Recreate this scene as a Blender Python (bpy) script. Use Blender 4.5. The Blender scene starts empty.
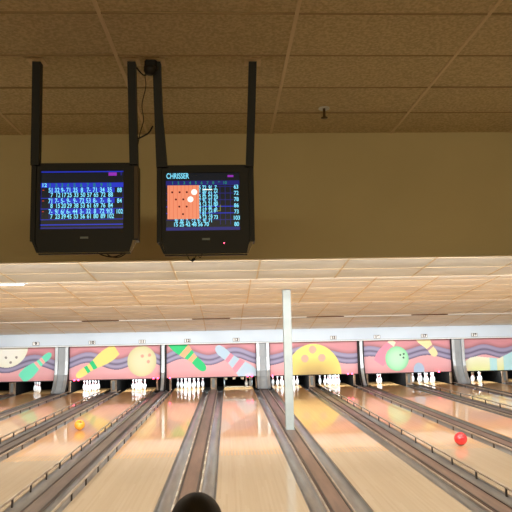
import bpy, math, random
from mathutils import Vector, Matrix
random.seed(7)
PI = math.pi
COL = bpy.context.scene.collection
H = 2.0                      # eye height above the lanes
P = 1.755                    # lane pitch
XC = 0.36                    # centre of the lane straight ahead
FOUL, HEADPIN, LANE_END = 4.6, 22.95, 24.2
LW, GW, CW = 1.054, 0.228, 0.235
def lane_x(k): return XC + P * k
WL, WR = lane_x(-5) - 1.25, lane_x(6) + 1.25      # side walls

# ------------------------------------------------------------------ helpers
def s2l(c):
    c = c / 255.0
    return c / 12.92 if c <= 0.04045 else ((c + 0.055) / 1.055) ** 2.4
def rgb(r, g, b): return (s2l(r), s2l(g), s2l(b), 1.0)

class MB:
    """collects vertices and faces, then links them as ONE mesh object"""
    def __init__(s): s.v = []; s.f = []; s.m = []; s.sm = []
    def add(s, vs, fs, mi=0, smooth=False):
        o = len(s.v); s.v += [tuple(p) for p in vs]
        for f in fs: s.f.append(tuple(i + o for i in f)); s.m.append(mi); s.sm.append(smooth)
        return s
    def box(s, x0, x1, y0, y1, z0, z1, mi=0, bev=0.0):
        if bev <= 0:
            vs = [(x, y, z) for x in (x0, x1) for y in (y0, y1) for z in (z0, z1)]
            s.add(vs, [(0,1,3,2), (4,6,7,5), (0,4,5,1), (2,3,7,6), (0,2,6,4), (1,5,7,3)], mi)
        else:
            b = bev; vs = []
            for x, sx in ((x0, 1), (x1, -1)):
                for y, sy in ((y0, 1), (y1, -1)):
                    for z, sz in ((z0, 1), (z1, -1)):
                        vs += [(x, y + sy*b, z + sz*b), (x + sx*b, y, z + sz*b), (x + sx*b, y + sy*b, z)]
            def I(a, bb, c, t): return ((a*2 + bb)*2 + c)*3 + t
            fs = []
            fs += [(I(0,0,0,0), I(0,0,1,0), I(0,1,1,0), I(0,1,0,0)), (I(1,0,0,0), I(1,1,0,0), I(1,1,1,0), I(1,0,1,0))]
            fs += [(I(0,0,0,1), I(1,0,0,1), I(1,0,1,1), I(0,0,1,1)), (I(0,1,0,1), I(0,1,1,1), I(1,1,1,1), I(1,1,0,1))]
            fs += [(I(0,0,0,2), I(0,1,0,2), I(1,1,0,2), I(1,0,0,2)), (I(0,0,1,2), I(1,0,1,2), I(1,1,1,2), I(0,1,1,2))]
            for a in (0,1):
                for c in (0,1): fs.append((I(a,0,c,0), I(a,0,c,2), I(a,1,c,2), I(a,1,c,0)))
                for bb in (0,1): fs.append((I(a,bb,0,0), I(a,bb,0,1), I(a,bb,1,1), I(a,bb,1,0)))
            for bb in (0,1):
                for c in (0,1): fs.append((I(0,bb,c,1), I(0,bb,c,2), I(1,bb,c,2), I(1,bb,c,1)))
            for a in (0,1):
                for bb in (0,1):
                    for c in (0,1): fs.append((I(a,bb,c,0), I(a,bb,c,1), I(a,bb,c,2)))
            s.add(vs, fs, mi)
        return s
    def lathe(s, prof, seg=20, c=(0,0,0), mi=0, smooth=True):
        vs = []; fs = []; n = len(prof)
        for r, z in prof:
            for i in range(seg):
                a = 2*PI*i/seg; vs.append((c[0] + r*math.cos(a), c[1] + r*math.sin(a), c[2] + z))
        for j in range(n-1):
            for i in range(seg):
                k = (i+1) % seg
                fs.append((j*seg+i, j*seg+k, (j+1)*seg+k, (j+1)*seg+i))
        fs.append(tuple(range(seg-1, -1, -1))); fs.append(tuple((n-1)*seg + i for i in range(seg)))
        s.add(vs, fs, mi, smooth); return s
    def tube(s, pts, r, seg=8, mi=0):
        pts = [Vector(p) for p in pts]; vs = []; fs = []
        for i, p in enumerate(pts):
            d = (pts[min(i+1, len(pts)-1)] - pts[max(i-1, 0)]).normalized()
            u = d.cross(Vector((0,0,1)))
            if u.length < .1: u = d.cross(Vector((0,1,0)))
            u.normalize(); w = d.cross(u)
            for k in range(seg):
                a = 2*PI*k/seg; vs.append(p + u*(r*math.cos(a)) + w*(r*math.sin(a)))
        for i in range(len(pts)-1):
            for k in range(seg):
                q = (k+1) % seg; fs.append((i*seg+k, i*seg+q, (i+1)*seg+q, (i+1)*seg+k))
        fs.append(tuple(range(seg-1, -1, -1))); fs.append(tuple((len(pts)-1)*seg + k for k in range(seg)))
        s.add(vs, fs, mi, True); return s
    def prism_y(s, poly, y0, y1, mi=0, smooth=False):
        """polygon of (x, z) pushed along y"""
        n = len(poly)
        vs = [(x, y0, z) for x, z in poly] + [(x, y1, z) for x, z in poly]
        fs = [tuple(range(n)), tuple(range(2*n-1, n-1, -1))]
        s.add(vs, fs, mi)
        s.add(vs, [(i, i+n, (i+1) % n + n, (i+1) % n) for i in range(n)], mi, smooth); return s
    def prism_x(s, poly, x0, x1, mi=0, smooth=False):
        """polygon of (y, z) pushed along x"""
        n = len(poly)
        vs = [(x0, y, z) for y, z in poly] + [(x1, y, z) for y, z in poly]
        s.add(vs, [tuple(range(n-1, -1, -1)), tuple(range(n, 2*n))], mi)
        s.add(vs, [(i, (i+1) % n, (i+1) % n + n, i+n) for i in range(n)], mi, smooth); return s
    def build(s, name, mats, parent=None, loc=None):
        me = bpy.data.meshes.new(name); me.from_pydata(s.v, [], s.f); me.update()
        for m in (mats if isinstance(mats, (list, tuple)) else [mats]): me.materials.append(m)
        me.polygons.foreach_set('material_index', s.m); me.polygons.foreach_set('use_smooth', s.sm)
        import bmesh
        bm = bmesh.new(); bm.from_mesh(me); bmesh.ops.recalc_face_normals(bm, faces=bm.faces); bm.to_mesh(me); bm.free()
        o = bpy.data.objects.new(name, me); COL.objects.link(o)
        if parent is not None: o.parent = parent
        if loc is not None: o.location = loc
        return o

def tag(o, label, cat, group=None):
    o['label'] = label; o['category'] = cat
    if group: o['group'] = group
    return o
def struct(o): o['kind'] = 'structure'; return o
def thing(name, label, cat, loc=(0,0,0), group=None):
    o = bpy.data.objects.new(name, None); COL.objects.link(o); o.empty_display_size = .1
    o.location = loc; return tag(o, label, cat, group)
def dup(root, loc):
    c = root.copy(); COL.objects.link(c); c.location = loc
    for ch in list(root.children):
        d = ch.copy(); COL.objects.link(d); d.parent = c
        for g in ch.children:
            e = g.copy(); COL.objects.link(e); e.parent = d
    return c

# ------------------------------------------------------------------ materials
def mat(name, base, rough=.5, metal=0.0, coat=0.0, spec=.5, emit=None, estr=1.0, coat_rough=.05):
    m = bpy.data.materials.new(name); m.use_nodes = True
    b = m.node_tree.nodes['Principled BSDF']
    b.inputs['Base Color'].default_value = base; b.inputs['Roughness'].default_value = rough
    b.inputs['Metallic'].default_value = metal; b.inputs['Coat Weight'].default_value = coat
    b.inputs['Coat Roughness'].default_value = coat_rough
    b.inputs['Specular IOR Level'].default_value = spec
    if emit:
        b.inputs['Emission Color'].default_value = emit; b.inputs['Emission Strength'].default_value = estr
    return m
def noisy(m, c1, c2, scale=8.0, detail=3.0, stretch=(1,1,1), bump=0.0, lo=.35, hi=.65):
    """procedural two-tone variation (and bump) in object space"""
    nt = m.node_tree; N = nt.nodes; L = nt.links; b = N['Principled BSDF']
    tc = N.new('ShaderNodeTexCoord'); mp = N.new('ShaderNodeMapping'); mp.inputs['Scale'].default_value = stretch
    nz = N.new('ShaderNodeTexNoise'); nz.inputs['Scale'].default_value = scale; nz.inputs['Detail'].default_value = detail
    cr = N.new('ShaderNodeValToRGB'); cr.color_ramp.elements[0].position = lo; cr.color_ramp.elements[1].position = hi
    cr.color_ramp.elements[0].color = c1; cr.color_ramp.elements[1].color = c2
    L.new(tc.outputs['Object'], mp.inputs['Vector']); L.new(mp.outputs['Vector'], nz.inputs['Vector'])
    L.new(nz.outputs['Fac'], cr.inputs['Fac']); L.new(cr.outputs['Color'], b.inputs['Base Color'])
    if bump:
        bp = N.new('ShaderNodeBump'); bp.inputs['Strength'].default_value = bump; bp.inputs['Distance'].default_value = .004
        L.new(nz.outputs['Fac'], bp.inputs['Height']); L.new(bp.outputs['Normal'], b.inputs['Normal'])
    return m

def lane_material(name, near1, near2, far1, far2, splice=True):
    m = mat(name, (1,1,1,1), .35, coat=.8, spec=.12, coat_rough=.06)
    nt = m.node_tree; N = nt.nodes; L = nt.links; b = N['Principled BSDF']
    def math_(op, a, bb=None, c=None):
        n = N.new('ShaderNodeMath'); n.operation = op
        for i, v in enumerate((a, bb, c)):
            if v is None: continue
            if isinstance(v, (int, float)): n.inputs[i].default_value = v
            else: L.new(v, n.inputs[i])
        return n.outputs[0]
    tc = N.new('ShaderNodeTexCoord'); sx = N.new('ShaderNodeSeparateXYZ'); L.new(tc.outputs['Object'], sx.inputs[0])
    bi = math_('FLOOR', math_('DIVIDE', sx.outputs['X'], .0275))
    wn = N.new('ShaderNodeTexWhiteNoise'); wn.noise_dimensions = '1D'; L.new(bi, wn.inputs['W'])
    seg = math_('FLOOR', math_('ADD', math_('MULTIPLY', sx.outputs['Y'], .45), math_('MULTIPLY', wn.outputs['Value'], 7.0)))
    cb = N.new('ShaderNodeCombineXYZ'); L.new(bi, cb.inputs[0]); L.new(seg, cb.inputs[1])
    w2 = N.new('ShaderNodeTexWhiteNoise'); w2.noise_dimensions = '2D'; L.new(cb.outputs[0], w2.inputs['Vector'])
    mp = N.new('ShaderNodeMapping'); mp.inputs['Scale'].default_value = (60, 1.6, 1); L.new(tc.outputs['Object'], mp.inputs['Vector'])
    gr = N.new('ShaderNodeTexNoise'); gr.inputs['Scale'].default_value = 1.0; gr.inputs['Detail'].default_value = 4; L.new(mp.outputs[0], gr.inputs['Vector'])
    fac = math_('ADD', math_('MULTIPLY', w2.outputs['Value'], .55), math_('MULTIPLY', gr.outputs['Fac'], .45))
    def mix(f, c1, c2):
        n = N.new('ShaderNodeMix'); n.data_type = 'RGBA'
        L.new(f, n.inputs['Factor'])
        for k, c in ((6, c1), (7, c2)):
            if isinstance(c, tuple): n.inputs[k].default_value = c
            else: L.new(c, n.inputs[k])
        return n.outputs[2]
    cn = mix(fac, near1, near2)
    if splice:
        cf = mix(fac, far1, far2)
        par = math_('PINGPONG', bi, 1.0)
        thr = math_('ADD', math_('MULTIPLY', par, .42), 6.0 + FOUL)
        far = math_('GREATER_THAN', sx.outputs['Y'], thr)
        cn = mix(far, cn, cf)
    L.new(cn, b.inputs['Base Color'])
    return m

M = {}
M['lane'] = lane_material('lane_wood', rgb(160,140,112), rgb(178,160,134), rgb(192,144,88), rgb(206,162,108))
M['approach'] = lane_material('approach_wood', rgb(176,146,110), rgb(190,164,130), None, None, False)
M['subfloor'] = noisy(mat('subfloor_concrete', rgb(60,54,50), .8), rgb(48,44,42), rgb(72,66,60), 6)
M['gutter'] = noisy(mat('gutter_grey', rgb(112,110,108), .34, coat=.7, coat_rough=.12), rgb(90,88,86), rgb(116,114,110), 3, 4, (4,.5,1))
M['cap'] = noisy(mat('cap_brown', rgb(98,74,60), .4, coat=.2, coat_rough=.2), rgb(88,66,54), rgb(110,84,70), 3, 4, (4,.4,1))
M['cap2'] = noisy(mat('cap_greybrown', rgb(84,70,62), .45, coat=.2, coat_rough=.2), rgb(72,60,54), rgb(98,84,74), 3, 4, (4,.4,1))
M['strip'] = mat('shadow_gap_dark', rgb(52,44,38), .5)
M['rail'] = noisy(mat('rail_greige', rgb(148,132,114), .4), rgb(136,120,102), rgb(160,144,126), 4)
M['post'] = mat('rail_post_dark', rgb(62,52,44), .5)
M['tick'] = mat('hinge_tick_pale', rgb(186,178,162), .5)
M['tile'] = noisy(mat('ceiling_tile', rgb(216,200,160), .9, spec=.1), rgb(192,176,136), rgb(218,202,162), 46, 4, (1,1,1), .7, .38, .62)
M['tile2'] = noisy(mat('lane_ceiling_tile', rgb(238,240,234), .75, spec=.2), rgb(232,232,224), rgb(246,246,242), 1.2, 3, (1,3,1))
M['tbar'] = mat('ceiling_grid_bar', rgb(226,208,172), .7)
M['tbard'] = mat('ceiling_grid_bar_shadow', rgb(160,138,100), .8)  # cross bars coloured darker to paint in their shadow line
M['tbar2'] = mat('lane_ceiling_bar', rgb(220,204,174), .7)
M['bulk'] = noisy(mat('bulkhead_paint', rgb(208,194,152), .8, spec=.2), rgb(204,190,148), rgb(212,198,156), .8, 3)
M['wall'] = noisy(mat('wall_paint', rgb(160,136,104), .8), rgb(154,130,98), rgb(166,142,110), .8, 3)
M['dark'] = noisy(mat('pit_curtain', rgb(24,23,22), .9, spec=.1), rgb(18,17,17), rgb(30,28,26), 3, 3, (6,1,.4))
M['valance'] = noisy(mat('valance_white', rgb(204,220,234), .6), rgb(200,216,230), rgb(210,226,240), .7, 2)
M['trimwhite'] = mat('valance_trim_white', rgb(236,240,240), .5)
M['linegrey'] = mat('valance_joint', rgb(150,154,154), .6)
M['metal'] = noisy(mat('brushed_metal', rgb(176,182,186), .36, .7), rgb(164,170,174), rgb(188,194,198), 2, 3, (12,1,.5))
M['greypanel'] = noisy(mat('divider_grey', rgb(150,156,160), .45, .2), rgb(142,148,152), rgb(158,164,168), 2)
M['column'] = noisy(mat('column_paint', rgb(142,152,152), .6), rgb(138,148,148), rgb(148,158,158), 3)
M['ply'] = noisy(mat('kickback_ply', rgb(150,124,98), .6), rgb(96,78,62), rgb(172,146,118), 5, 4, (2,1,.8))
M['black'] = mat('black_plastic', rgb(30,28,26), .5, spec=.3)
M['blackmetal'] = mat('black_metal', rgb(26,24,22), .5, spec=.3)
M['hood'] = mat('hood_dark', rgb(42,34,24), .55, spec=.3)
M['pinwhite'] = mat('pin_white', rgb(242,244,246), .25, coat=.4)
M['pinred'] = mat('pin_red', rgb(190,40,44), .35)
M['orangeball'] = noisy(mat('ball_orange', rgb(236,158,50), .18, coat=.6), rgb(230,146,40), rgb(242,172,66), 9)
M['redball'] = noisy(mat('ball_red', rgb(226,44,50), .18, coat=.6), rgb(218,36,44), rgb(234,56,60), 9)
M['hole'] = mat('finger_hole', rgb(20,16,14), .6)
M['redlamp'] = mat('red_lamp', rgb(255,40,70), .4, emit=rgb(255,70,110), estr=9.0)
M['sweep'] = mat('sweep_cream', rgb(150,138,110), .5)
M['deck'] = mat('deck_grey', rgb(110,116,116), .45, .3)
M['slot'] = mat('slot_dark', rgb(96,60,32), .8)
M['numwhite'] = mat('plate_white', rgb(235,238,238), .5)
M['numedge'] = mat('plate_edge', rgb(112,118,120), .5)
M['numdark'] = mat('plate_digits', rgb(14,16,18), .5)
M['cable'] = mat('cable_black', rgb(20,18,16), .6)
M['brass'] = mat('sprinkler_brass', rgb(90,70,40), .4, .5)
M['tube'] = mat('fluorescent_tube', rgb(255,255,255), .3, emit=rgb(255,246,230), estr=3.0)
M['sheen'] = mat('strap_sheen_brown', rgb(84,66,42), .6)  # brown of the strap side's reflection, put into the colour
M['bracket'] = mat('bracket_worn', rgb(130,112,84), .5, .3)
def em(name, r, g, b, st=1.0):
    m = mat(name, (0,0,0,1), .25, spec=.2, emit=rgb(r,g,b), estr=st); return m
M['scr'] = em('screen_dark', 20, 23, 30)
M['blue'] = em('screen_blue', 38, 52, 190, 1.1)
M['dimblue'] = em('screen_dim_blue', 34, 34, 110)
M['cyan'] = em('screen_cyan', 128, 226, 255, 1.15)
M['white'] = em('screen_white', 255, 252, 240, 1.2)
M['purple'] = em('screen_purple', 150, 48, 180)
M['green'] = em('screen_green', 30, 130, 110)
M['sred'] = em('screen_red', 190, 60, 40)
M['salmon'] = em('screen_salmon', 246, 146, 108, 1.0)
M['salmon2'] = em('screen_salmon_line', 232, 122, 88, 1.0)
M['pdot'] = em('screen_dot', 90, 26, 24)
M['yellow'] = em('screen_olive', 130, 130, 60)
def paint_material():
    m = mat('mural_paint', (1,1,1,1), .55)
    nt = m.node_tree; a = nt.nodes.new('ShaderNodeVertexColor'); a.layer_name = 'mural'
    nt.links.new(a.outputs['Color'], nt.nodes['Principled BSDF'].inputs['Base Color']); return m
M['mural'] = paint_material()

# ------------------------------------------------------------------ the setting
CEIL = H + 1.965
BULK = 6.1
GX0 = 0.46; TW = 1.22; TL = 0.6
fl = struct(MB().box(WL, WR, -3.2, FOUL-.004, -.12, 0).build('floor', M['approach']))
struct(MB().box(WL, WR, FOUL, 25.4, -.2, -.13).build('floor', M['subfloor']))
struct(MB().box(WL-.12, WL, -3.2, 25.4, -.2, 4.1).build('wall_left', M['wall']))
struct(MB().box(WR, WR+.12, -3.2, 25.4, -.2, 4.1).build('wall_right', M['wall']))
struct(MB().box(WL, WR, -3.3, -3.2, -.2, 4.1).build('wall_back', M['wall']))
struct(MB().box(WL, WR, 25.3, 25.4, -.13, 2.6).build('wall_far', M['dark']))
struct(MB().box(WL, WR, BULK, BULK+.1, H+.704, CEIL+.1).build('wall_bulkhead', M['bulk']))

# near ceiling: slightly uneven mineral tiles in a metal grid
ce = MB(); gb = MB()
xs = [GX0 + TW*i for i in range(-9, 11)]; xs = [WL] + [x for x in xs if WL+.1 < x < WR-.1] + [WR]
ys = []; y = BULK
while y > -3.2: ys.append(y); y -= TL
ys.append(-3.2)
for i in range(len(xs)-1):
    for j in range(len(ys)-1):
        d = random.uniform(-.003, .003); t1 = random.uniform(-.002, .002)
        x0, x1, y1, y0 = xs[i], xs[i+1], ys[j], ys[j+1]
        ce.add([(x0,y0,CEIL+d), (x1,y0,CEIL+d+t1), (x1,y1,CEIL+d+t1), (x0,y1,CEIL+d)], [(0,1,2,3)])
ce.box(WL, WR, -3.2, BULK, CEIL+.02, CEIL+.1)
for x in xs[1:-1]: gb.box(x-.012, x+.012, -3.2, BULK-.002, CEIL-.009, CEIL+.004)
for y in ys[1:-1]: gb.box(WL, WR, y-.007, y+.007, CEIL-.008, CEIL+.004, 1)
c = struct(ce.build('ceiling', M['tile'])); gb.build('ceiling_grid', [M['tbar'], M['tbard']], c)

# lane ceiling: four panels stepping down towards the pins, the lamps hidden behind each step
SL = .124
def dz1(y): return .96 - SL*(y-8.5)
def dz2(y): return .88 - SL*(y-12.9)
def dz3(y): return .445 - SL*(y-20.4)
def dz4(y): return .40 - .18*(y-20.42)
SECT = [(BULK+.1, 9.75, dz1), (9.75, 14.8, dz2), (14.8, 20.4, dz3), (20.42, 22.4, dz4)]
for si, (y0, y1, fz) in enumerate(SECT):
    mb = MB(); bars = MB()
    rows = []; y = y1
    while y > y0 + .05: rows.append((max(y-TL, y0), y)); y -= TL
    for (ra, rb) in rows:
        for i in range(len(xs)-1):
            xa, xb = xs[i], xs[i+1]; sag = random.uniform(.003, .013); tilt = random.uniform(-.003, .003)
            nx, ny = 6, 5; vs = []; fs = []
            for a in range(nx+1):
                for b in range(ny+1):
                    u, v = a/nx, b/ny
                    px, py = xa + (xb-xa)*u, ra + (rb-ra)*v
                    vs.append((px, py, H + fz(py) + .004 - sag*4*v*(1-v)*(4*u*(1-u))**.4 + tilt*(u-.5)))
            for a in range(nx):
                for b in range(ny):
                    q = a*(ny+1)+b; fs.append((q, q+ny+1, q+ny+2, q+1))
            mb.add(vs, fs, 0, True)
    def slab(xa, xb, ya, yb, m, lo=.0, hi=.03):
        m.add([(xa,ya,H+fz(ya)+lo), (xb,ya,H+fz(ya)+lo), (xb,yb,H+fz(yb)+lo), (xa,yb,H+fz(yb)+lo),
               (xa,ya,H+fz(ya)+hi), (xb,ya,H+fz(ya)+hi), (xb,yb,H+fz(yb)+hi), (xa,yb,H+fz(yb)+hi)],
              [(0,3,2,1), (4,5,6,7), (0,1,5,4), (2,3,7,6), (1,2,6,5), (3,0,4,7)])
    slab(WL, WR, y0, y1, mb, .02, .05)
    for x in xs[1:-1]: slab(x-.013, x+.013, y0, y1, bars, -.002, .008)
    for (ra, rb) in rows: slab(WL, WR, rb-.022, rb, bars, -.0005, .012)
    if si < 3:                                   # upright back of the step
        zt = H + SECT[si+1][2](y1) + .04
        mb.box(WL, WR, y1, y1+.016, H+fz(y1)-.004, zt)
    o = struct(mb.build('ceiling', M['tile2'])); bars.build('ceiling_grid', M['tbar2'], o)
# dark air slots in the last joint
names = ['leftmost, above the yellow pin picture', 'above the green pin picture', 'right of the white column', 'rightmost, above the mint ball picture']
for (xa, xb), nm in zip([(-4.62,-3.46), (-1.13,.09), (2.57,3.78), (6.0,7.2)], names):
    o = MB().box(xa, xb, 20.37, 20.39, H+.42, H+.4475).build('air_slot', M['slot'])
    tag(o, 'thin dark brown air slot in the lane ceiling, ' + nm, 'vent', 'air slots over the lanes')

# valance over the pin decks
VY = 22.35
v = MB().box(WL, WR, VY, VY+.25, 1.625, 2.06)
vo = struct(v.build('trim_1', M['valance']))
MB().box(WL, WR, VY-.012, VY+.26, 1.60, 1.624).build('edge_strip', M['trimwhite'], vo)
MB().box(WL, WR, VY-.003, VY, 1.640, 1.650).build('joint_line', M['linegrey'], vo)
struct(MB().box(WL, WR, VY+.26, 25.3, 2.04, 2.10).build('trim_2', M['dark']))

# ------------------------------------------------------------------ lanes, gutters, caps
PIC = {-5:'white ball picture', -4:'teal pin picture', -3:'yellow pin picture', -2:'cream ball picture', -1:'green pin picture', 0:'light blue pin picture',
       1:'left half of the yellow ball picture', 2:'right half of the yellow ball picture', 3:'mint green ball picture', 4:'small cream pin picture',
       5:'long pale pin picture', 6:'blue bands at the far right'}
DIV = {}
for k in range(-5, 7):
    x = lane_x(k)
    ln = MB().box(-LW/2, LW/2, FOUL, LANE_END, -.05, 0, 0, .003).build('bowling_lane', M['lane'], None, (x, 0, 0))
    tag(ln, f'glossy maple bowling lane ending under the {PIC[k]}', 'bowling lane', 'bowling lanes')
gut = MB()
n = 12; prof = []
for i in range(n+1):
    a = PI + PI*i/n; prof.append((math.cos(a)*(GW/2-.008), -.012 + math.sin(a)*.075))
prof = [(-GW/2, -.012)] + prof + [(GW/2, -.012), (GW/2, -.1), (-GW/2, -.1)]
gut.prism_y(prof, FOUL, 22.71)
g0 = None
for k in range(-5, 7):
    for s, nm in ((-1, 'left'), (1, 'right')):
        x = lane_x(k) + s*(LW/2 + .003 + GW/2)
        if (k, s) in ((-5, -1), (6, 1)): continue
        if g0 is None: g0 = gut.build('gutter', M['gutter']); o = g0
        else: o = g0.copy(); COL.objects.link(o)
        o.location = (x, 0, 0)
        tag(o, f'grey curved gutter {nm} of the lane under the {PIC[k]}', 'gutter', 'lane gutters')
CAPN = {}
for k in range(-5, 6):
    x = lane_x(k) + P/2; w = P/2 - LW/2 - .006 - GW
    m = M['cap2'] if k in (-4, -3, -2, 3, 4) else M['cap']
    mb = MB().box(-w, w, FOUL, 22.6, -.1, .012, 0, .006)
    cp = mb.build('division_cap', [m], None, (x, 0, 0))
    for s in (-1, 1):
        MB().box(s*(w-.014)-.009, s*(w-.014)+.009, FOUL+.01, 22.58, .0125, .022).build('edge_strip', M['strip'], cp)  # dark strips painted in for the shadow gaps along the cap edges
    a = PIC[k]; b = PIC[k+1]
    tag(cp, f'brown capping strip right of the lane under the {a}', 'lane divider', 'capping strips between lanes')

# bumper rails: raised on posts along some lanes, folded down along others
def raised_rail(k, s, step, y0=FOUL+.3):
    x = lane_x(k) + s*(LW/2 + .024); nm = 'left' if s < 0 else 'right'
    r = thing('bumper_rail', f'raised bumper rail {nm} of lane under the {PIC[k]}', 'bumper rail', (x, 0, 0), 'raised bumper rails')
    MB().box(-.017, .017, y0-.15, 22.2, .066, .092, 0, .008).build('rail', M['rail'], r)
    pm = MB().box(-.009, .009, -.016, .016, -.03, .068); p0 = None
    y = y0 + random.uniform(0, .3)
    while y < 22.1:
        if p0 is None: p0 = pm.build('post', M['post'], r, (0, y, 0))
        else:
            p = p0.copy(); COL.objects.link(p); p.parent = r; p.location = (0, y, 0)
        y += step
for k, s, st in [(-3,-1,.8), (-3,1,.75), (-2,-1,.75), (-2,1,.72), (-1,-1,.8), (2,-1,.92), (2,1,.95), (4,-1,.9), (4,1,.95)]:
    raised_rail(k, s, st)
def folded_rail(k, s, dashed):
    x = lane_x(k) + s*(LW/2 + GW + .003 - .022); nm = 'left' if s < 0 else 'right'
    r = thing('bumper_rail', f'folded bumper rail {nm} of lane under the {PIC[k]}', 'bumper rail', (x, 0, 0), 'folded bumper rails')
    MB().box(-.014, .014, FOUL+.1, 22.2, -.03, .004, 0, .006).build('rail', M['rail'], r)
    if dashed:
        t0 = None; tm = MB().box(-.011, .011, -.12, .12, .0045, .009); y = FOUL + .5
        while y < 14:
            if t0 is None: t0 = tm.build('hinge_plate', M['tick'], r, (0, y, 0))
            else:
                t = t0.copy(); COL.objects.link(t); t.parent = r; t.location = (0, y, 0)
            y += .62
for k, s, d in [(-1,1,True), (0,-1,True), (0,1,False), (1,-1,False), (1,1,False), (3,-1,False), (3,1,False), (-4,1,False)]:
    folded_rail(k, s, d)

# ------------------------------------------------------------------ murals
MY = 22.67; MZ0, MZ1 = .435, 1.63
def lerp(a, b, t): return tuple(a[i] + (b[i]-a[i])*t for i in range(3))
def clamp(t): return 0 if t < 0 else 1 if t > 1 else t
PINK1, PINK2 = (216,150,160), (226,170,178); PDARK = (160,108,118)
RIB, RIBL, RIBD = (146,138,174), (164,160,194), (90,82,112)
def capsule(u, w, h, t_, W):
    """t along axis (0 head, 1 base) and signed lateral distance for a pin drawn from h to t_"""
    dx, dy = t_[0]-h[0], t_[1]-h[1]; L = math.hypot(dx, dy)
    t = ((u-h[0])*dx + (w-h[1])*dy)/(L*L); d = ((u-h[0])*dy - (w-h[1])*dx)/L
    if t < 0 or t > 1: return None
    r = [(0,0), (.02,.28), (.06,.44), (.12,.53), (.2,.54), (.28,.51), (.36,.53), (.46,.64), (.58,.82), (.7,.97), (.8,1.0), (.9,.95), (1,.78)]
    for i in range(len(r)-1):
        if r[i][0] <= t <= r[i+1][0]:
            hw = r[i][1] + (r[i+1][1]-r[i][1])*(t-r[i][0])/(r[i+1][0]-r[i][0]); break
    return (t, d/W) if abs(d) <= hw*W else None
def ball(u, w, c, rx, ry, col1, col2, dots, dr, dcol):
    for d in dots:
        if (u-d[0])**2 + (w-d[1])**2 < dr*dr: return dcol
    q = ((u-c[0])/rx)**2 + ((w-c[1])/ry)**2
    if q < 1: return lerp(col1, col2, clamp(q**1.5))
    return None
def pinart(u, w, h, t_, W, body, bands):
    r = capsule(u, w, h, t_, W)
    if r is None: return None
    for a, b, c in bands:
        if a <= r[0] <= b: return c
    return body
WAVE = {0:(342,280,78,17), 1:(92,280,72,18), 2:(340,258,62,17), 3:(200,430,66,21), 4:(330,300,67,14), 5:(111,196,66,10)}
def art(p, u, w):
    o = None
    if p == 0:
        o = pinart(u, w, (424,30), (280,148), 30, (112,236,200), [(.26,.34,(250,188,180)), (.42,.5,(250,188,180))]) \
            or ball(u, w, (206,-6), 104, 100, (252,254,246), (244,248,228), [(203,46),(254,46),(226,70)], 6, (150,146,140))
    elif p == 1:
        o = pinart(u, w, (34,146), (232,18), 34, (246,230,134), [(.24,.31,(20,208,128)), (.38,.47,(20,208,128))]) \
            or ball(u, w, (358,77), 72, 73, (230,228,190), (212,210,158), [(360,53),(396,49),(390,80)], 8, (238,170,150))
    elif p == 2:
        o = pinart(u, w, (194,128), (20,-34), 39, (22,206,124), [(.32,.42,(252,186,140)), (.5,.62,(252,186,140))]) \
            or pinart(u, w, (246,14), (452,186), 43, (184,212,232), [(.29,.37,(246,150,170)), (.49,.6,(246,150,170))])
    elif p == 3:
        for d in [(182,82),(222,39),(268,80)]:
            if (u-d[0])**2 + (w-d[1])**2 < 19**2: o = (244,180,158)
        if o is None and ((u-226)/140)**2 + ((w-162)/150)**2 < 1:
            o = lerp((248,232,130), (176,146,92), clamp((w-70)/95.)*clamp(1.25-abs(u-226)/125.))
    elif p == 4:
        o = ball(u, w, (172,92), 60, 60, (196,250,214), (140,222,170), [(190,74),(208,70),(206,88)], 5, (64,110,90)) \
            or pinart(u, w, (190,-44), (76,112), 34, (240,150,176), [(.3,.42,(250,240,210))]) \
            or pinart(u, w, (376,84), (286,-40), 34, (248,234,180), [(.3,.37,(190,150,160))]) \
            or (((u-283)/28)**2 + ((w-152)/38)**2 < 1 and (172,196,226) or None)
    elif p == 5:
        pts = [(0,150),(10,112),(35,96),(70,89),(120,95),(185,102),(250,74),(310,48),(380,32),(450,36)]
        for i in range(len(pts)-1):
            if pts[i][0] <= u <= pts[i+1][0]:
                e = pts[i][1] + (pts[i+1][1]-pts[i][1])*(u-pts[i][0])/(pts[i+1][0]-pts[i][0])
                if w > e: o = lerp((246,250,226), (226,238,170), clamp((w-e)/70.))
                if w > e and (138 < u < 176 or 210 < u < 262): o = (186,236,244)
    if o: return o
    cu, per, mid, amp = WAVE[p]
    c = mid - amp*math.cos(2*PI*(u-cu)/per)
    d = w - c
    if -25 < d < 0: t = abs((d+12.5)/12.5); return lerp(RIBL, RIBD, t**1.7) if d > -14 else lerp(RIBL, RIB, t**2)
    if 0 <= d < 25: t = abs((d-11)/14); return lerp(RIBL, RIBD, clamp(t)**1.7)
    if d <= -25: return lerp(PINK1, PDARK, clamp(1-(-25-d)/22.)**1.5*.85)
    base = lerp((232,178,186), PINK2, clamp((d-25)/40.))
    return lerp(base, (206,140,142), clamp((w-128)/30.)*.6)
PAIRS = [(-5,'a white ball and a teal pin'), (-3,'a yellow pin and a cream ball'), (-1,'a green pin and a light blue pin'),
         (1,'a yellow half ball with pink dots'), (3,'a mint green ball and a pink pin'), (5,'a long pale pin with light blue bands')]
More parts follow.
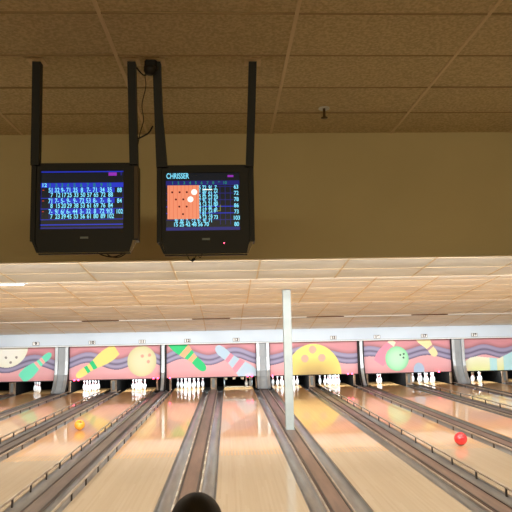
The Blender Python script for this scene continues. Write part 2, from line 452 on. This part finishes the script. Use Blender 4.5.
for p, (k, what) in enumerate(PAIRS):
    xa, xb = lane_x(k) - P/2, lane_x(k+1) + P/2
    ia, ib = xa + .225, xb - .225       # painted area between wide posts
    # wide post on the outer side, narrow post on the other
    wide_left = p in (1, 3, 5)
    ia = xa + (.225 if wide_left else .11); ib = xb - (.11 if wide_left else .225)
    nx, nz = 230, 84
    vs = []; cs = []; fs = []
    for j in range(nz+1):
        for i in range(nx+1):
            x = ia + (ib-ia)*i/nx; z = MZ1 - .03 - (MZ1 - .03 - MZ0)*j/nz
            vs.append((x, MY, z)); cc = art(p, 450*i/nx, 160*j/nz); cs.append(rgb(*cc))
    for j in range(nz):
        for i in range(nx):
            q = j*(nx+1)+i; fs.append((q, q+nx+1, q+nx+2, q+1))
    b0 = len(vs)
    me = MB().add(vs, fs, 0)
    me.box(ia-.02, ib+.02, MY+.001, MY+.03, MZ0, MZ1, 1)
    o = me.build('mural_panel', [M['mural'], M['black']])
    at = o.data.color_attributes.new('mural', 'FLOAT_COLOR', 'POINT')
    flat = [c_ for cc in cs for c_ in cc] + [0,0,0,1]*(len(o.data.vertices)-len(cs))
    at.data.foreach_set('color', flat)
    MB().box(ia-.02, ib+.02, MY-.012, MY+.03, MZ0-.03, MZ0).build('bottom_trim', M['blackmetal'], o)
    tag(o, f'pink mural panel with purple waves picturing {what}', 'mural panel', 'mural panels over the pins')

# small red lamps under the murals
for i, (x, nm) in enumerate([(-5.37,'left of the pair left of the yellow pin'), (-5.23,'right of the pair left of the yellow pin'), (-2.62,'left of the pair under the cream ball'),
        (-2.47,'right of the pair under the cream ball'), (-2.05,'left of the lane under the green pin'), (.69,'left of the pair under the light blue pin'), (.84,'right of the pair under the light blue pin'),
        (1.57,'left of the yellow half ball'), (4.27,'left of pair right of yellow half ball'), (4.42,'right of pair right of yellow half ball'), (7.56,'left of the wide silver post at right'), (8.55,'right of the wide silver post at right')]):
    o = MB().lathe([(0,0), (.022,.002), (.032,.014), (.032,.034), (.022,.056), (0,.058)], 10).build('red_lamp', M['redlamp'], None, (x, MY-.042, MZ0-.028))
    tag(o, f'tiny glowing red lamp under the mural, {nm}', 'lamp', 'red lamps under the murals')

# divider posts: silver, sweeping forward at the foot
def sweep(mb, x0, x1, path, th, mi=0):
    vs = []; fs = []
    for i, (y, z) in enumerate(path):
        a = path[max(i-1, 0)]; b = path[min(i+1, len(path)-1)]
        dy, dz = b[0]-a[0], b[1]-a[1]; L = math.hypot(dy, dz); ny, nz = dz/L*th, -dy/L*th
        vs += [(x0, y, z), (x1, y, z), (x1, y-ny, z-nz), (x0, y-ny, z-nz)]
    for i in range(len(path)-1):
        for k in range(4):
            q = (k+1) % 4; fs.append((i*4+k, i*4+q, i*4+4+q, i*4+4+k))
    e = (len(path)-1)*4; fs += [(3,2,1,0), (e, e+1, e+2, e+3)]
    mb.add(vs, fs, mi); return mb
path = [(22.59,1.60), (22.59,1.1), (22.575,.85), (22.53,.62), (22.45,.42), (22.34,.25), (22.22,.12), (22.09,.03)]
path2 = [(y-.035 if z > .1 else y-.03, z) for y, z in path]
path.reverse(); path2.reverse()
for k, wide, nm in [(-4, True, 'between the teal pin and yellow pin murals'), (-2, False, 'between the cream ball and green pin murals'), (0, True, 'behind and left of the white column'),
                    (2, False, 'between the yellow half ball and mint ball murals'), (4, True, 'between the mint ball and long pale pin murals')]:
    x = lane_x(k) + P/2
    t = thing('divider_post', ('wide' if wide else 'narrow') + ' silver divider post curving forward, ' + nm, 'divider post', (x, 0, 0), 'divider posts between murals')
    hw = .225 if wide else .085
    sweep(MB(), -hw+.02, hw-.02, path, .03).build('panel', M['greypanel'] if wide else M['blackmetal'], t)
    if wide:
        for s in (-1, 1): sweep(MB(), s*(hw-.05)-.05, s*(hw-.05)+.05, path2, .07).build('rail', M['metal'], t)
        for s in (-1, 1): sweep(MB(), s*(hw+.012)-.012, s*(hw+.012)+.012, path, .05).build('side_strip', M['blackmetal'], t)
    else:
        sweep(MB(), -.05, .05, path2, .06).build('rail', M['metal'], t)
        for s in (-1, 1): sweep(MB(), s*.08-.028, s*.08+.028, path, .035).build('side_strip', M['blackmetal'], t)

# kickback panels beside every pin deck
for k in range(-5, 6):
    x = lane_x(k) + P/2; inner = (k % 2 != 0)
    w = .105 if inner else .2
    o = MB().box(x-w, x+w, 22.80, 25.25, -.1, .95).build('kickback_panel', M['dark'])
    if inner:
        MB().box(x-w, x+w, 22.76, 22.799, -.08, .55).build('wooden_edge', M['ply'], o)
        MB().box(x-w*.5, x+w*.35, 22.74, 22.759, .06, .36).build('dark_inset', M['deck'], o)
    else:
        for q in (-1, 1): MB().box(x+q*(w+.03)-.03, x+q*(w+.03)+.03, 22.72, 22.799, .014, .42).build('wooden_edge', M['ply'], o)
    tag(o, f'kickback panel right of lane under the {PIC[k]}', 'kickback panel', 'kickback panels')

# ------------------------------------------------------------------ pins
PINP = [(.0001,0), (.026,0), (.029,.004), (.0365,.02), (.0455,.045), (.0545,.075), (.0600,.105), (.0605,.118), (.0585,.138), (.051,.168), (.0405,.195), (.031,.222),
        (.0255,.243), (.0233,.258), (.0238,.272), (.0262,.292), (.0297,.316), (.0320,.336), (.0317,.352), (.0275,.368), (.0185,.378), (.0001,.381)]
POS = {1:(0,0), 2:(-.1525,.264), 3:(.1525,.264), 4:(-.305,.528), 5:(0,.528), 6:(.305,.528), 7:(-.457,.792), 8:(-.152,.792), 9:(.152,.792), 10:(.457,.792)}
PN = {1:'front head pin', 2:'second row left', 3:'second row right', 4:'third row left', 5:'third row middle', 6:'third row right', 7:'back row far left', 8:'back row left of middle',
      9:'back row right of middle', 10:'back row far right'}
PSHORT = dict(PIC); PSHORT[1] = 'yellow half ball left side'; PSHORT[2] = 'yellow half ball right side'; PSHORT[6] = 'rightmost mural end'
SET = {-4:[4,2,1], -3:[4,2,1,8,5,3,9], -2:[4,2,8,1,5,3], -1:list(range(1,11)), 0:[6,10], 1:[7,4,2,8,6,10], 2:[7,4,8,2,5,1,9,3], 3:[2,5], 4:[7,4,8,2,5,1,3], 5:[2,1,5,3], 6:[7]}
pin0 = MB().lathe(PINP, 16).build('bowling_pin', M['pinwhite'])
def rr(z):
    for i in range(len(PINP)-1):
        if PINP[i][1] <= z <= PINP[i+1][1] and PINP[i+1][1] > PINP[i][1]:
            t = (z-PINP[i][1])/(PINP[i+1][1]-PINP[i][1]); return PINP[i][0] + (PINP[i+1][0]-PINP[i][0])*t
for za, zb in ((.232,.247), (.266,.281)):
    zs = [za + (zb-za)*i/3 for i in range(4)]
    MB().lathe([(rr(z)+.0012, z) for z in zs], 16).build('neck_stripe', M['pinred'], pin0)
first = True
for k, ps in SET.items():
    for n_ in ps:
        loc = (lane_x(k)+POS[n_][0], HEADPIN+POS[n_][1], .0005)
        if first: pin0.location = loc; o = pin0; first = False
        else: o = dup(pin0, loc)
        tag(o, f'white bowling pin, {PN[n_]}, under the {PSHORT[k]}', 'bowling pin', f'pins under the {PSHORT[k]}')

# pinsetter gear showing over two lanes
t = thing('pinsetter', 'lowered pinsetter deck and sweep bar under the light blue pin picture', 'pinsetter', (lane_x(0), 22.9, 0))
MB().box(-.5, .5, -.02, .015, .02, .06, 0, .008).build('sweep_bar', M['sweep'], t)
for s in (-1, 1): MB().tube([(s*.49, 0, .08), (s*.5, .25, .3), (s*.5, .7, .5)], .018).build('sweep_arm', M['deck'], t)
MB().box(-.56, .56, .12, 1.2, .40, .45).build('pin_deck', M['deck'], t)
for i in range(4): MB().lathe([(.05,.30), (.062,.33), (.062,.40)], 12, (-.45+.3*i, .25, 0)).build('pin_cup', M['pinwhite'], t)
t = thing('pinsetter', 'pinsetter deck hanging low over the two pins at far right', 'pinsetter', (lane_x(5), 22.9, 0))
MB().box(-.56, .56, .12, 1.2, .42, .47).build('pin_deck', M['deck'], t)
for i in range(4): MB().lathe([(.05,.385), (.062,.39), (.062,.42)], 12, (-.45+.3*i, .2, 0)).build('pin_cup', M['pinwhite'], t)

# lane number plates on the valance
def text_mesh(s, size, m, name, parent, loc, depth=0.0, rot=(PI/2,0,0), align='CENTER', sx=1.0, bold=0.0):
    cu = bpy.data.curves.new('txt', 'FONT'); cu.body = s; cu.size = size; cu.align_x = align; cu.align_y = 'CENTER'; cu.extrude = depth; cu.offset = bold
    to = bpy.data.objects.new('txt', cu); COL.objects.link(to)
    bpy.context.view_layer.update()
    me = bpy.data.meshes.new_from_object(to.evaluated_get(bpy.context.evaluated_depsgraph_get()))
    bpy.data.objects.remove(to); bpy.data.curves.remove(cu)
    me.materials.clear(); me.materials.append(m)
    o = bpy.data.objects.new(name, me); COL.objects.link(o); o.parent = parent
    o.location = loc; o.rotation_euler = rot; o.scale = (sx, 1, 1); return o
for k, num in zip(range(-4, 6), range(9, 19)):
    if k == 1: continue
    x = {-4:-6.63, -3:-4.71, -2:-2.98, -1:-1.40, 0:.30, 2:3.74, 3:5.30, 4:7.0, 5:8.82}[k]
    o = MB().box(-.115, .115, 0, .012, -.062, .062, 0, .004).build('lane_number_plate', M['numedge'], None, (x, VY-.0125, 1.727))
    tag(o, f'small lane number plate on the white valance reading {num}', 'number plate', 'lane number plates')
    MB().box(-.1, .1, -.003, -.0005, -.05, .05).build('plate_face', M['numwhite'], o)
    text_mesh(str(num), .13, M['numdark'], 'lane_number', o, (0, -.0045, 0), .001, sx=1.15, bold=.006)

# ------------------------------------------------------------------ white column on the cap
cx, cy = 1.238, 13.1
t = thing('support_column', 'square off white steel column standing between the middle lanes', 'column', (cx, cy, 0))
MB().box(-.083, .083, -.083, .083, .024, H+dz2(cy)-.022, 0, .006).build('shaft', M['column'], t)
MB().box(-.095, .095, -.095, .095, .0125, .024).build('base_plate', M['column'], t)
MB().box(-.09, .09, -.09, .09, H+dz2(cy)-.024, H+dz2(cy)-.016).build('top_collar', M['column'], t)

# ------------------------------------------------------------------ balls
def make_ball(m, x, y, label):
    r = .1085; prof = [(max(r*math.sin(PI*i/20), .0001), r - r*math.cos(PI*i/20)) for i in range(21)]
    o = MB().lathe(prof, 32).build('bowling_ball', m, None, (x, y, .0008))
    for a, b in ((.3,.25), (.3,-.05), (-.02,.1)):
        d = Vector((a+.1, -.75, b+.55)).normalized(); q = d.to_track_quat('Z', 'Y')
        h = MB().lathe([(.0001,-.004), (.012,-.004), (.012,.001), (.0001,.001)], 12).build('finger_hole', M['hole'], o)
        h.location = Vector((0,0,r)) + d*(r-.0006); h.rotation_euler = q.to_euler()
    tag(o, label, 'bowling ball', 'balls rolling on the lanes')
make_ball(M['orangeball'], -3.16, 13.85, 'orange bowling ball rolling down the lane left of the middle')
make_ball(M['redball'], 3.955, 10.9, 'red bowling ball rolling down the lane at the right')

# ------------------------------------------------------------------ ball return hood in the foreground
t = thing('ball_return', 'dark rounded ball return hood at the bottom of the view', 'ball return', (-.2, 3.9, 0))
vs = []; fs = []; nu, nv = 24, 10; rx, ry, rz = .166, .2, .2; zc = .855
for j in range(nv+1):
    ph = PI/2*j/nv
    for i in range(nu):
        a = 2*PI*i/nu; cc = max(math.cos(ph), .001)
        vs.append((rx*cc*math.cos(a), ry*cc*math.sin(a), zc + rz*math.sin(ph)))
low = [(rx*math.cos(2*PI*i/nu), ry*math.sin(2*PI*i/nu), .5) for i in range(nu)]
mb = MB(); vv = low + vs
for j in range(nv+1):
    for i in range(nu):
        q = (i+1) % nu; fs.append((j*nu+i, j*nu+q, (j+1)*nu+q, (j+1)*nu+i))
mb.add(vv, fs, 0, True); mb.build('hood', M['hood'], t)
MB().box(-.14, .14, -.17, .17, 0, .5, 0, .02).build('pedestal', M['hood'], t)
MB().box(-.24, .24, -1.25, -.172, .45, .56, 0, .03).build('ball_tray', M['hood'], t)
MB().box(-.12, .12, -1.1, -.9, 0, .45, 0, .01).build('tray_leg', M['hood'], t)

# ------------------------------------------------------------------ televisions on ceiling mounts
TY = 4.5
def television(x0, x1, z1, label, lane_no, kind):
    """x0..x1 outer shell, z1 shell top; shell bottom z1-.57, foot at z1-.655"""
    w = x1-x0; xm = (x0+x1)/2; zs = z1-.57; zb = z1-.652
    t = thing('television', label, 'television', (xm, TY, zb), 'scoring screens hung from the ceiling')
    hw = w/2
    def L(z): return z - zb
    # shell: front frame ring plus tapering tube box behind
    sx0, sx1 = -hw+.064, hw-.105; sz0, sz1 = L(z1-.482), L(z1-.056)   # picture opening
    mb = MB()
    poly = [(-hw+.06, 0), (hw-.06, 0), (hw-.036, L(zs)+.01), (hw-.036, L(z1)), (-hw+.036, L(z1)), (-hw+.036, L(zs)+.01)]
    n = len(poly)
    for (pa, ya), (pb, yb) in [((1.0, 0.012), (.96, .10)), ((.96, .10), (.86, .25)), ((.86, .25), (.60, .50))]:
        c0 = .42
        va = [(x*pa, ya, c0+(z-c0)*pa) for x, z in poly]; vb = [(x*pb, yb, c0+(z-c0)*pb) for x, z in poly]
        mb.add(va+vb, [(i, (i+1) % n, (i+1) % n+n, i+n) for i in range(n)])
    mb.add([(x*.60, .50, .42+(z-.42)*.60) for x, z in poly], [tuple(range(n))])
    mb.build('housing', M['black'], t)
    # bezel: front face with opening
    bz = MB()
    inner = [(sx0, sz0), (sx1, sz0), (sx1, (sz0+sz1)/2), (sx1, sz1), (sx0, sz1), (sx0, (sz0+sz1)/2)]
    outer = [poly[0], poly[1], poly[2], poly[3], poly[4], poly[5]]
    vs = [(x, 0, z) for x, z in outer] + [(x, 0, z) for x, z in inner] + [(x, .012, z) for x, z in outer] + [(x, .02, z) for x, z in inner]
    fs = []
    for i in range(6):
        j = (i+1) % 6
        fs += [(i, j, j+6, i+6), (i, i+12, j+12, j), (i+6, j+6, j+18, i+18)]
    bz.add(vs, fs); bz.build('bezel', M['black'], t)
    # screen glass, gently bulged, and what it shows
    sw, sh = sx1-sx0, sz1-sz0
    def S(u, v, d=0): return (sx0 + sw*u, .0145 + .0015*((2*u-1)**2 + (2*v-1)**2)/2 - d, sz1 - sh*v)
    sc = MB(); vs = []; fs = []; nn = 16
    for a in range(nn+1):
        for b in range(nn+1): vs.append(S(b/nn, a/nn))
    for a in range(nn):
        for b in range(nn):
            q = a*(nn+1)+b; fs.append((q, q+1, q+nn+2, q+nn+1))
    sc.add(vs, fs, 0, True); screen = sc.build('screen', M['scr'], t)
    def bar(name, m, u0, u1, v0, v1, d=.0008):
        q = 8; mb = MB()
        vs = [S(u0+(u1-u0)*i/q, v0, d) for i in range(q+1)] + [S(u0+(u1-u0)*i/q, v1, d) for i in range(q+1)]
        mb.add(vs, [(i, i+1, i+q+2, i+q+1) for i in range(q)]); return mb.build(name, m, screen)
    def txt(s, m, u, v, hgt, align='CENTER', sx=1.0, d=.0022, bold=.0009):
        p = S(u, v, d); return text_mesh(s, sh*hgt*1.38, m, 'screen_text', screen, p, 0.0, align=align, sx=sx, bold=bold)
    if kind == 0:
        bar('blue_line', M['blue'], 0, 1, .004, .022)
        bar('title_box', M['purple'], .815, .915, .028, .085); bar('title_box', M['dimblue'], .96, .98, .02, .08)
        bar('header_bar', M['blue'], 0, 1, .205, .285)
        txt(str(lane_no), M['cyan'], .04, .245, .065)
        cu = [.115+.083*i for i in range(9)] + [.82]
        cu = [.12, .195, .265, .335, .415, .495, .575, .655, .74, .83]
        for i in range(10): txt(str(i+1), M['green'], cu[i]-.01, .247, .06)
        rows = [('51 32 9- 71 35 8 7- 71 34 35', '7 12 17 25 33 50 57 65 72 88', '88'), ('71 7- 5- 9- 9- 72 53 8- 7- 8-', '8 15 20 29 38 53 61 69 76 84', '84'),
                ('7- 9/ 6/ 6- 44 3- 32 8 72 9/3', '7 23 39 45 53 56 61 80 89 102', '102')]
        v = .29
        for ri, (a, b, tot) in enumerate(rows):
            bar('frame_band', M['blue'], .105, .89, v+.002, v+.085, .0006); bar('frame_line', M['blue'], 0, 1, v+.172, v+.182, .0007)
            for i in range(10): 
                txt(a.split()[i], M['cyan'], cu[i], v+.043, .08, sx=.74)
                txt(b.split()[i], M['cyan'], cu[i]+.012, v+.128, .08, sx=.74)
            txt(tot, M['cyan'], .95, v+.05, .078, sx=.75)
            txt('\u25aa' if False else '-', M['sred'], .03, v+.03, .08)
            v += .184
        for u in (0.0, .1, .988): bar('frame_line', M['dimblue'], u, u+.008, .2, .84, .0007)
        bar('blue_line', M['blue'], 0, 1, .915, .933); bar('blue_line', M['dimblue'], 0, 1, .965, .998)
    else:
        txt('CHRISSER', M['cyan'], .005, .055, .095, 'LEFT', .68)
        bar('title_box', M['purple'], .84, .92, .04, .075)
        bar('header_bar', M['dimblue'], 0, 1, .135, .215, .0005)
        txt('12', M['dimblue'], .03, .175, .06)
        cu = [.14, .215, .29, .37, .445, .52, .60, .675]
        for i in range(10): txt(str(i+1), M['green'], .09+.079*i, .175, .05)
        dig = ['71 8/ 62 9- 35 72 9/ 7', '8 17 24 33 41 50 66 72', '63 7- 81 44 9- 8/ 53 7-', '9 16 25 33 42 55 63 70', '9/ 72 6- 81 5/ 9- 71 9-',
               '16 25 31 40 54 63 71 80', '8- 63 9/ 7- 44 62 8/ 5', '8 17 34 41 49 57 72 86', '72 54 8- 9- 7/ 81 6-', '9 18 26 35 54 63 69 73', '9/ 8/ 7- 62 9- 9/ 71', '15 25 42 48 56 70 80']
        v = .225
        for a in range(12):
            if a % 2 == 0: bar('frame_line', M['blue' if a in (6, 8) else 'dimblue'], 0, .93, v+.008, v+.022, .0006)
            d = dig[a].split()
            for i, q in enumerate(d):
                if (i < 4 and a < 10) or a == 11: continue
                txt(q, M['cyan'], cu[i], v+.032, .066, sx=.8)
            v += .0575
        for i, q in enumerate(['63', '72', '78', '86', '73', '103', '80']): txt(q, M['cyan'], .955, .25+.108*i, .07, sx=.85)
        for i, q in enumerate(['15', '25', '42', '48', '56', '70']): txt(q, M['cyan'], .13+.083*i, .895, .07, sx=.85)
        for u in (.73, .80, .87): bar('frame_line', M['dimblue'], u, u+.008, .22, .9, .0006)
        bar('cursor_box', M['yellow'], .66, .74, .655, .668, .0012); bar('cursor_box', M['yellow'], .73, .74, .56, .66, .0012)
        bar('bottom_band', M['dimblue'], 0, 1, .94, 1.0, .0006)
        bar('pin_map', M['salmon'], .02, .45, .215, .80, .003)
        for i in range(8): bar('pin_map_line', M['salmon2'], .045+.052*i, .053+.052*i, .216, .799, .0034)
        def disc(name, m, u, v, r):
            p = S(u, v, .0045); mb = MB(); q = 16
            mb.add([(p[0]+r*math.cos(2*PI*i/q), p[1], p[2]+r*math.sin(2*PI*i/q)) for i in range(q)], [tuple(range(q))]); mb.build(name, m, screen)
        for u, v in [(.085,.335), (.185,.335), (.283,.335), (.135,.46), (.235,.46), (.18,.585), (.28,.585), (.23,.715)]: disc('pin_dot', M['pdot'], u, v, .0075)
        for u, v in [(.383,.335), (.332,.46)]: disc('standing_pin_dot', M['white'], u, v, .022)
        bar('frame_line', M['white'], .5, .63, .285, .3, .0035)
        o = MB().lathe([(.0001,0), (.004,0), (.004,.002), (.0001,.003)], 8).build('power_light', M['redlamp'], t, (.13, -.001, .075)); o.rotation_euler = (PI/2, 0, 0)
    MB().box(-.028, .028, -.003, 0, .098, .112).build('badge', M['deck'], t)
    return xm, hw, zb, zs
def mount(x0, x1, z1, xl, xr, label, flare):
    """ceiling poles, side straps and foot brackets that carry one television"""
    zs = z1-.57; zb = z1-.652
    t = thing('television_mount', label, 'television mount', ((x0+x1)/2, TY, CEIL), 'ceiling mounts of the screens')
    X = (x0+x1)/2
    for s, xt, xe in ((-1, xl, x0), (1, xr, x1)):
        xb = xe - s*.028
        pole = MB()
        yt = TY - .01
        for (za, zc_, xa, xc_) in [(CEIL-.004, 3.6, xt, (xt*.55+xb*.45)), (3.6, z1-.02, (xt*.55+xb*.45), xb)]:
            hw_ = .029
            vs = []
            for z, x in ((za, xa), (zc_, xc_)):
                wv = hw_ + (flare*.02 if z < 3.3 and s < 0 else 0)
                yo = yt - TY - .075*clamp((z-3.2)/(CEIL-3.2))
                vs += [(x-hw_-X, yo-.02, z-CEIL), (x+wv-X, yo-.02, z-CEIL), (x+wv-X, yo+.045, z-CEIL), (x-hw_-X, yo+.045, z-CEIL)]
            pole.add(vs, [(0,1,5,4), (1,2,6,5), (2,3,7,6), (3,0,4,7), (0,3,2,1), (4,5,6,7)])
        pole.build('pole', M['blackmetal'], t)
        a, b = sorted((xe-X, xe-s*.034-X))
        MB().box(a, b, -.01, .12, zs-CEIL, z1-.02-CEIL).build('side_strap', M['blackmetal'], t)
        if s > 0 and not flare: MB().box(b-.026, b+.002, -.0105, .1, zs-CEIL+.01, z1-.03-CEIL).build('sheen_edge', M['sheen'], t)  # lighter brown strip painted for the reflection on the strap side
        MB().box(xt-.06-X, xt+.06-X, -.15, -.02, -.006, -.0005).build('ceiling_plate', M['tbar'], t)
        # slanted foot bracket
        q = MB(); x_a, x_b = xe-X, xe-s*.052-X; w_ = s*.012
        q.add([(x_a-s*.034, y_, zs-CEIL) for y_ in (-.008, .02)] + [(x_a-s*.012, y_, zs-CEIL) for y_ in (-.008, .02)] + [(x_a-s*.060, y_, zb-CEIL) for y_ in (-.008, .02)] + [(x_a-s*.047, y_, zb-CEIL) for y_ in (-.008, .02)],
              [(0,2,6,4), (1,5,7,3), (0,4,5,1), (2,3,7,6), (0,1,3,2), (4,6,7,5)])
        q.build('foot_bracket', M['bracket'] if s > 0 else M['blackmetal'], t)
    MB().box(x0+.055-X, x1-.055-X, .015, .04, zb-CEIL-.012, zb-CEIL-.003).build('shelf', M['blackmetal'], t)
television(-1.392, -.632, 3.236, 'left black television showing a blue bowling score grid', 12, 0)
mount(-1.392, -.632, 3.236, -1.345, -.668, 'black two pole ceiling mount carrying the left television', 0)
television(-.496, .207, 3.214, 'right black television showing an orange pin map over scores', 13, 1)
mount(-.496, .207, 3.214, -.487, .213, 'black two pole ceiling mount carrying the right television', 1)

# junction box, cables, sprinkler
t = thing('junction_box', 'dark bundled junction box at the ceiling between the televisions', 'junction box', (-.52, 4.40, CEIL))
MB().box(-.05, .04, -.04, .03, -.075, -.002, 0, .012).build('box', M['blackmetal'], t)
MB().lathe([(.0001,-.12), (.03,-.115), (.045,-.09), (.045,-.06), (.0001,-.05)], 14, (-.01,-.03,0)).build('coil', M['cable'], t)
def curve(pts, n=8):
    out = []; P_ = [Vector(p) for p in pts]; P_ = [P_[0]] + P_ + [P_[-1]]
    for i in range(1, len(P_)-2):
        for k in range(n):
            u = k/n; a, b, c_, d = P_[i-1], P_[i], P_[i+1], P_[i+2]
            out.append(.5*((2*b) + (c_-a)*u + (2*a-5*b+4*c_-d)*u*u + (3*b-a-3*c_+d)*u**3))
    out.append(P_[-2]); return out
def cable(pts, r, label):
    tag(MB().tube(curve(pts), r, 6).build('cable', M['cable']), label, 'cable', 'cables on the screens')
cable([(-.635,4.44,3.93), (-.60,4.42,3.88), (-.57,4.41,3.86), (-.535,4.40,3.885), (-.515,4.37,3.895)], .006, 'short black cable sagging between the mounts just under the ceiling')
cable([(-.545,4.42,3.955), (-.573,4.43,3.88), (-.57,4.45,3.79), (-.60,4.47,3.66), (-.59,4.48,3.55), (-.615,4.49,3.46), (-.635,4.5,3.36)], .0032, 'thin dark wire dangling beside the right pole of the left mount')
cable([(-.525,4.49,3.505), (-.55,4.49,3.46), (-.585,4.49,3.435), (-.632,4.5,3.415)], .006, 'curved black cable linking the two mounts at bulkhead height')
cable([(-.93,4.56,2.585), (-.88,4.54,2.563), (-.82,4.54,2.552), (-.77,4.55,2.565), (-.735,4.57,2.585)], .005, 'dark cable loop drooping under the left television')
cable([(-.87,4.57,2.585), (-.83,4.55,2.556), (-.77,4.55,2.552), (-.72,4.57,2.585)], .0045, 'second thinner cable loop under the left television')
t = thing('cable_plug', 'black plug dangling on its wire under the right television', 'plug', (-.24, 4.54, 2.57))
MB().tube(curve([(-.05,.02,.005), (-.03,.0,-.04), (-.01,0,-.055)]), .003, 6).build('wire', M['cable'], t)
MB().tube([(-.012,0,-.058), (.012,0,-.035)], .010, 8).build('plug', M['cable'], t)
MB().tube(curve([(.012,0,-.035), (.03,.01,-.01), (.05,.02,-.03), (.065,.02,.005)]), .003, 6).build('wire', M['cable'], t)
t = thing('sprinkler_head', 'small brass sprinkler head hanging from the ceiling tiles', 'sprinkler', (.888, 5.384, CEIL))
MB().lathe([(.0001,-.006), (.045,-.006), (.05,-.0095), (.05,-.0005), (.0001,-.0005)], 16).build('escutcheon', M['numwhite'], t)
MB().lathe([(.0001,-.085), (.012,-.085), (.012,-.006), (.0001,-.006)], 10).build('stem', M['brass'], t)
MB().lathe([(.0001,-.094), (.03,-.094), (.03,-.088), (.0001,-.085)], 12).build('deflector', M['brass'], t)
# lamp tube glimpsed past the first ceiling step, far left
t = thing('ceiling_lamp', 'lit white lamp tube glimpsed past the ceiling edge at far left', 'lamp', (-3.5, 9.9, H+.797))
MB().tube([(-.55,0,0), (.36,0,0)], .016, 10).build('tube', M['tube'], t)
MB().box(-.6, .42, -.16, -.03, .0, .06).build('fixture', M['valance'], t)

# ------------------------------------------------------------------ light
def area(name, loc, direction, sx, sy, power, col=(1,1,1)):
    l = bpy.data.lights.new(name, 'AREA'); l.shape = 'RECTANGLE'; l.size = sx; l.size_y = sy; l.energy = power; l.color = col
    o = bpy.data.objects.new(name, l); COL.objects.link(o); o.location = loc
    d = Vector(direction).normalized()
    z = -d; x = Vector((1,0,0)); yv = z.cross(x).normalized()
    o.matrix_world = Matrix.Translation(Vector(loc)) @ Matrix((x, yv, z)).transposed().to_4x4()
    return o
XM = (WL+WR)/2; XW = WR-WL-1.0
warm = (1.0, .975, .94)
area('bulkhead_lamps', (XM, BULK+.22, H+.98), (0, .985, -.17), XW, .16, 650, warm)
area('first_step_lamps', (XM, 9.75+.12, H+1.03), (0, .985, -.17), XW, .14, 740, warm)
area('second_step_lamps', (XM, 14.8+.12, H+.88), (0, .94, -.34), XW, .14, 500, (.96, .98, 1.0))
for p, (k, what) in enumerate(PAIRS):
    area('pin_lamps', ((lane_x(k)+lane_x(k+1))/2, 22.84, .64), (0, .35, -.94), 2.9, .07, 78 if p else 18, (.82, .93, 1.0))
area('bulkhead_fill_added', (XM, -2.6, 3.75), (0, .8, -.6), 12, .8, 190, (1.0, .87, .55))  # unseen warm fill added behind the camera to brighten the bulkhead
w = bpy.data.worlds.new('hall'); bpy.context.scene.world = w; w.use_nodes = True
w.node_tree.nodes['Background'].inputs[0].default_value = (.02, .017, .012, 1); w.node_tree.nodes['Background'].inputs[1].default_value = .3

# ------------------------------------------------------------------ camera
cam = bpy.data.cameras.new('camera'); co = bpy.data.objects.new('camera', cam); COL.objects.link(co)
cam.sensor_width = 36; cam.lens = 36*630/512; cam.clip_start = .05; cam.clip_end = 100
right = Vector((0.9987956, -0.0448672, -0.0198543)); up = Vector((0.0143587, -0.1196460, 0.9927128)); fwd = Vector((0.0469158, 0.9918023, 0.1188577))
co.matrix_world = Matrix.Translation((0, 0, H)) @ Matrix((right, up, -fwd)).transposed().to_4x4()
sc = bpy.context.scene; sc.camera = co
sc.view_settings.view_transform = 'Standard'; sc.view_settings.look = 'None'; sc.view_settings.gamma = 1; sc.view_settings.use_curve_mapping = False
sc.view_settings.exposure = 0.0
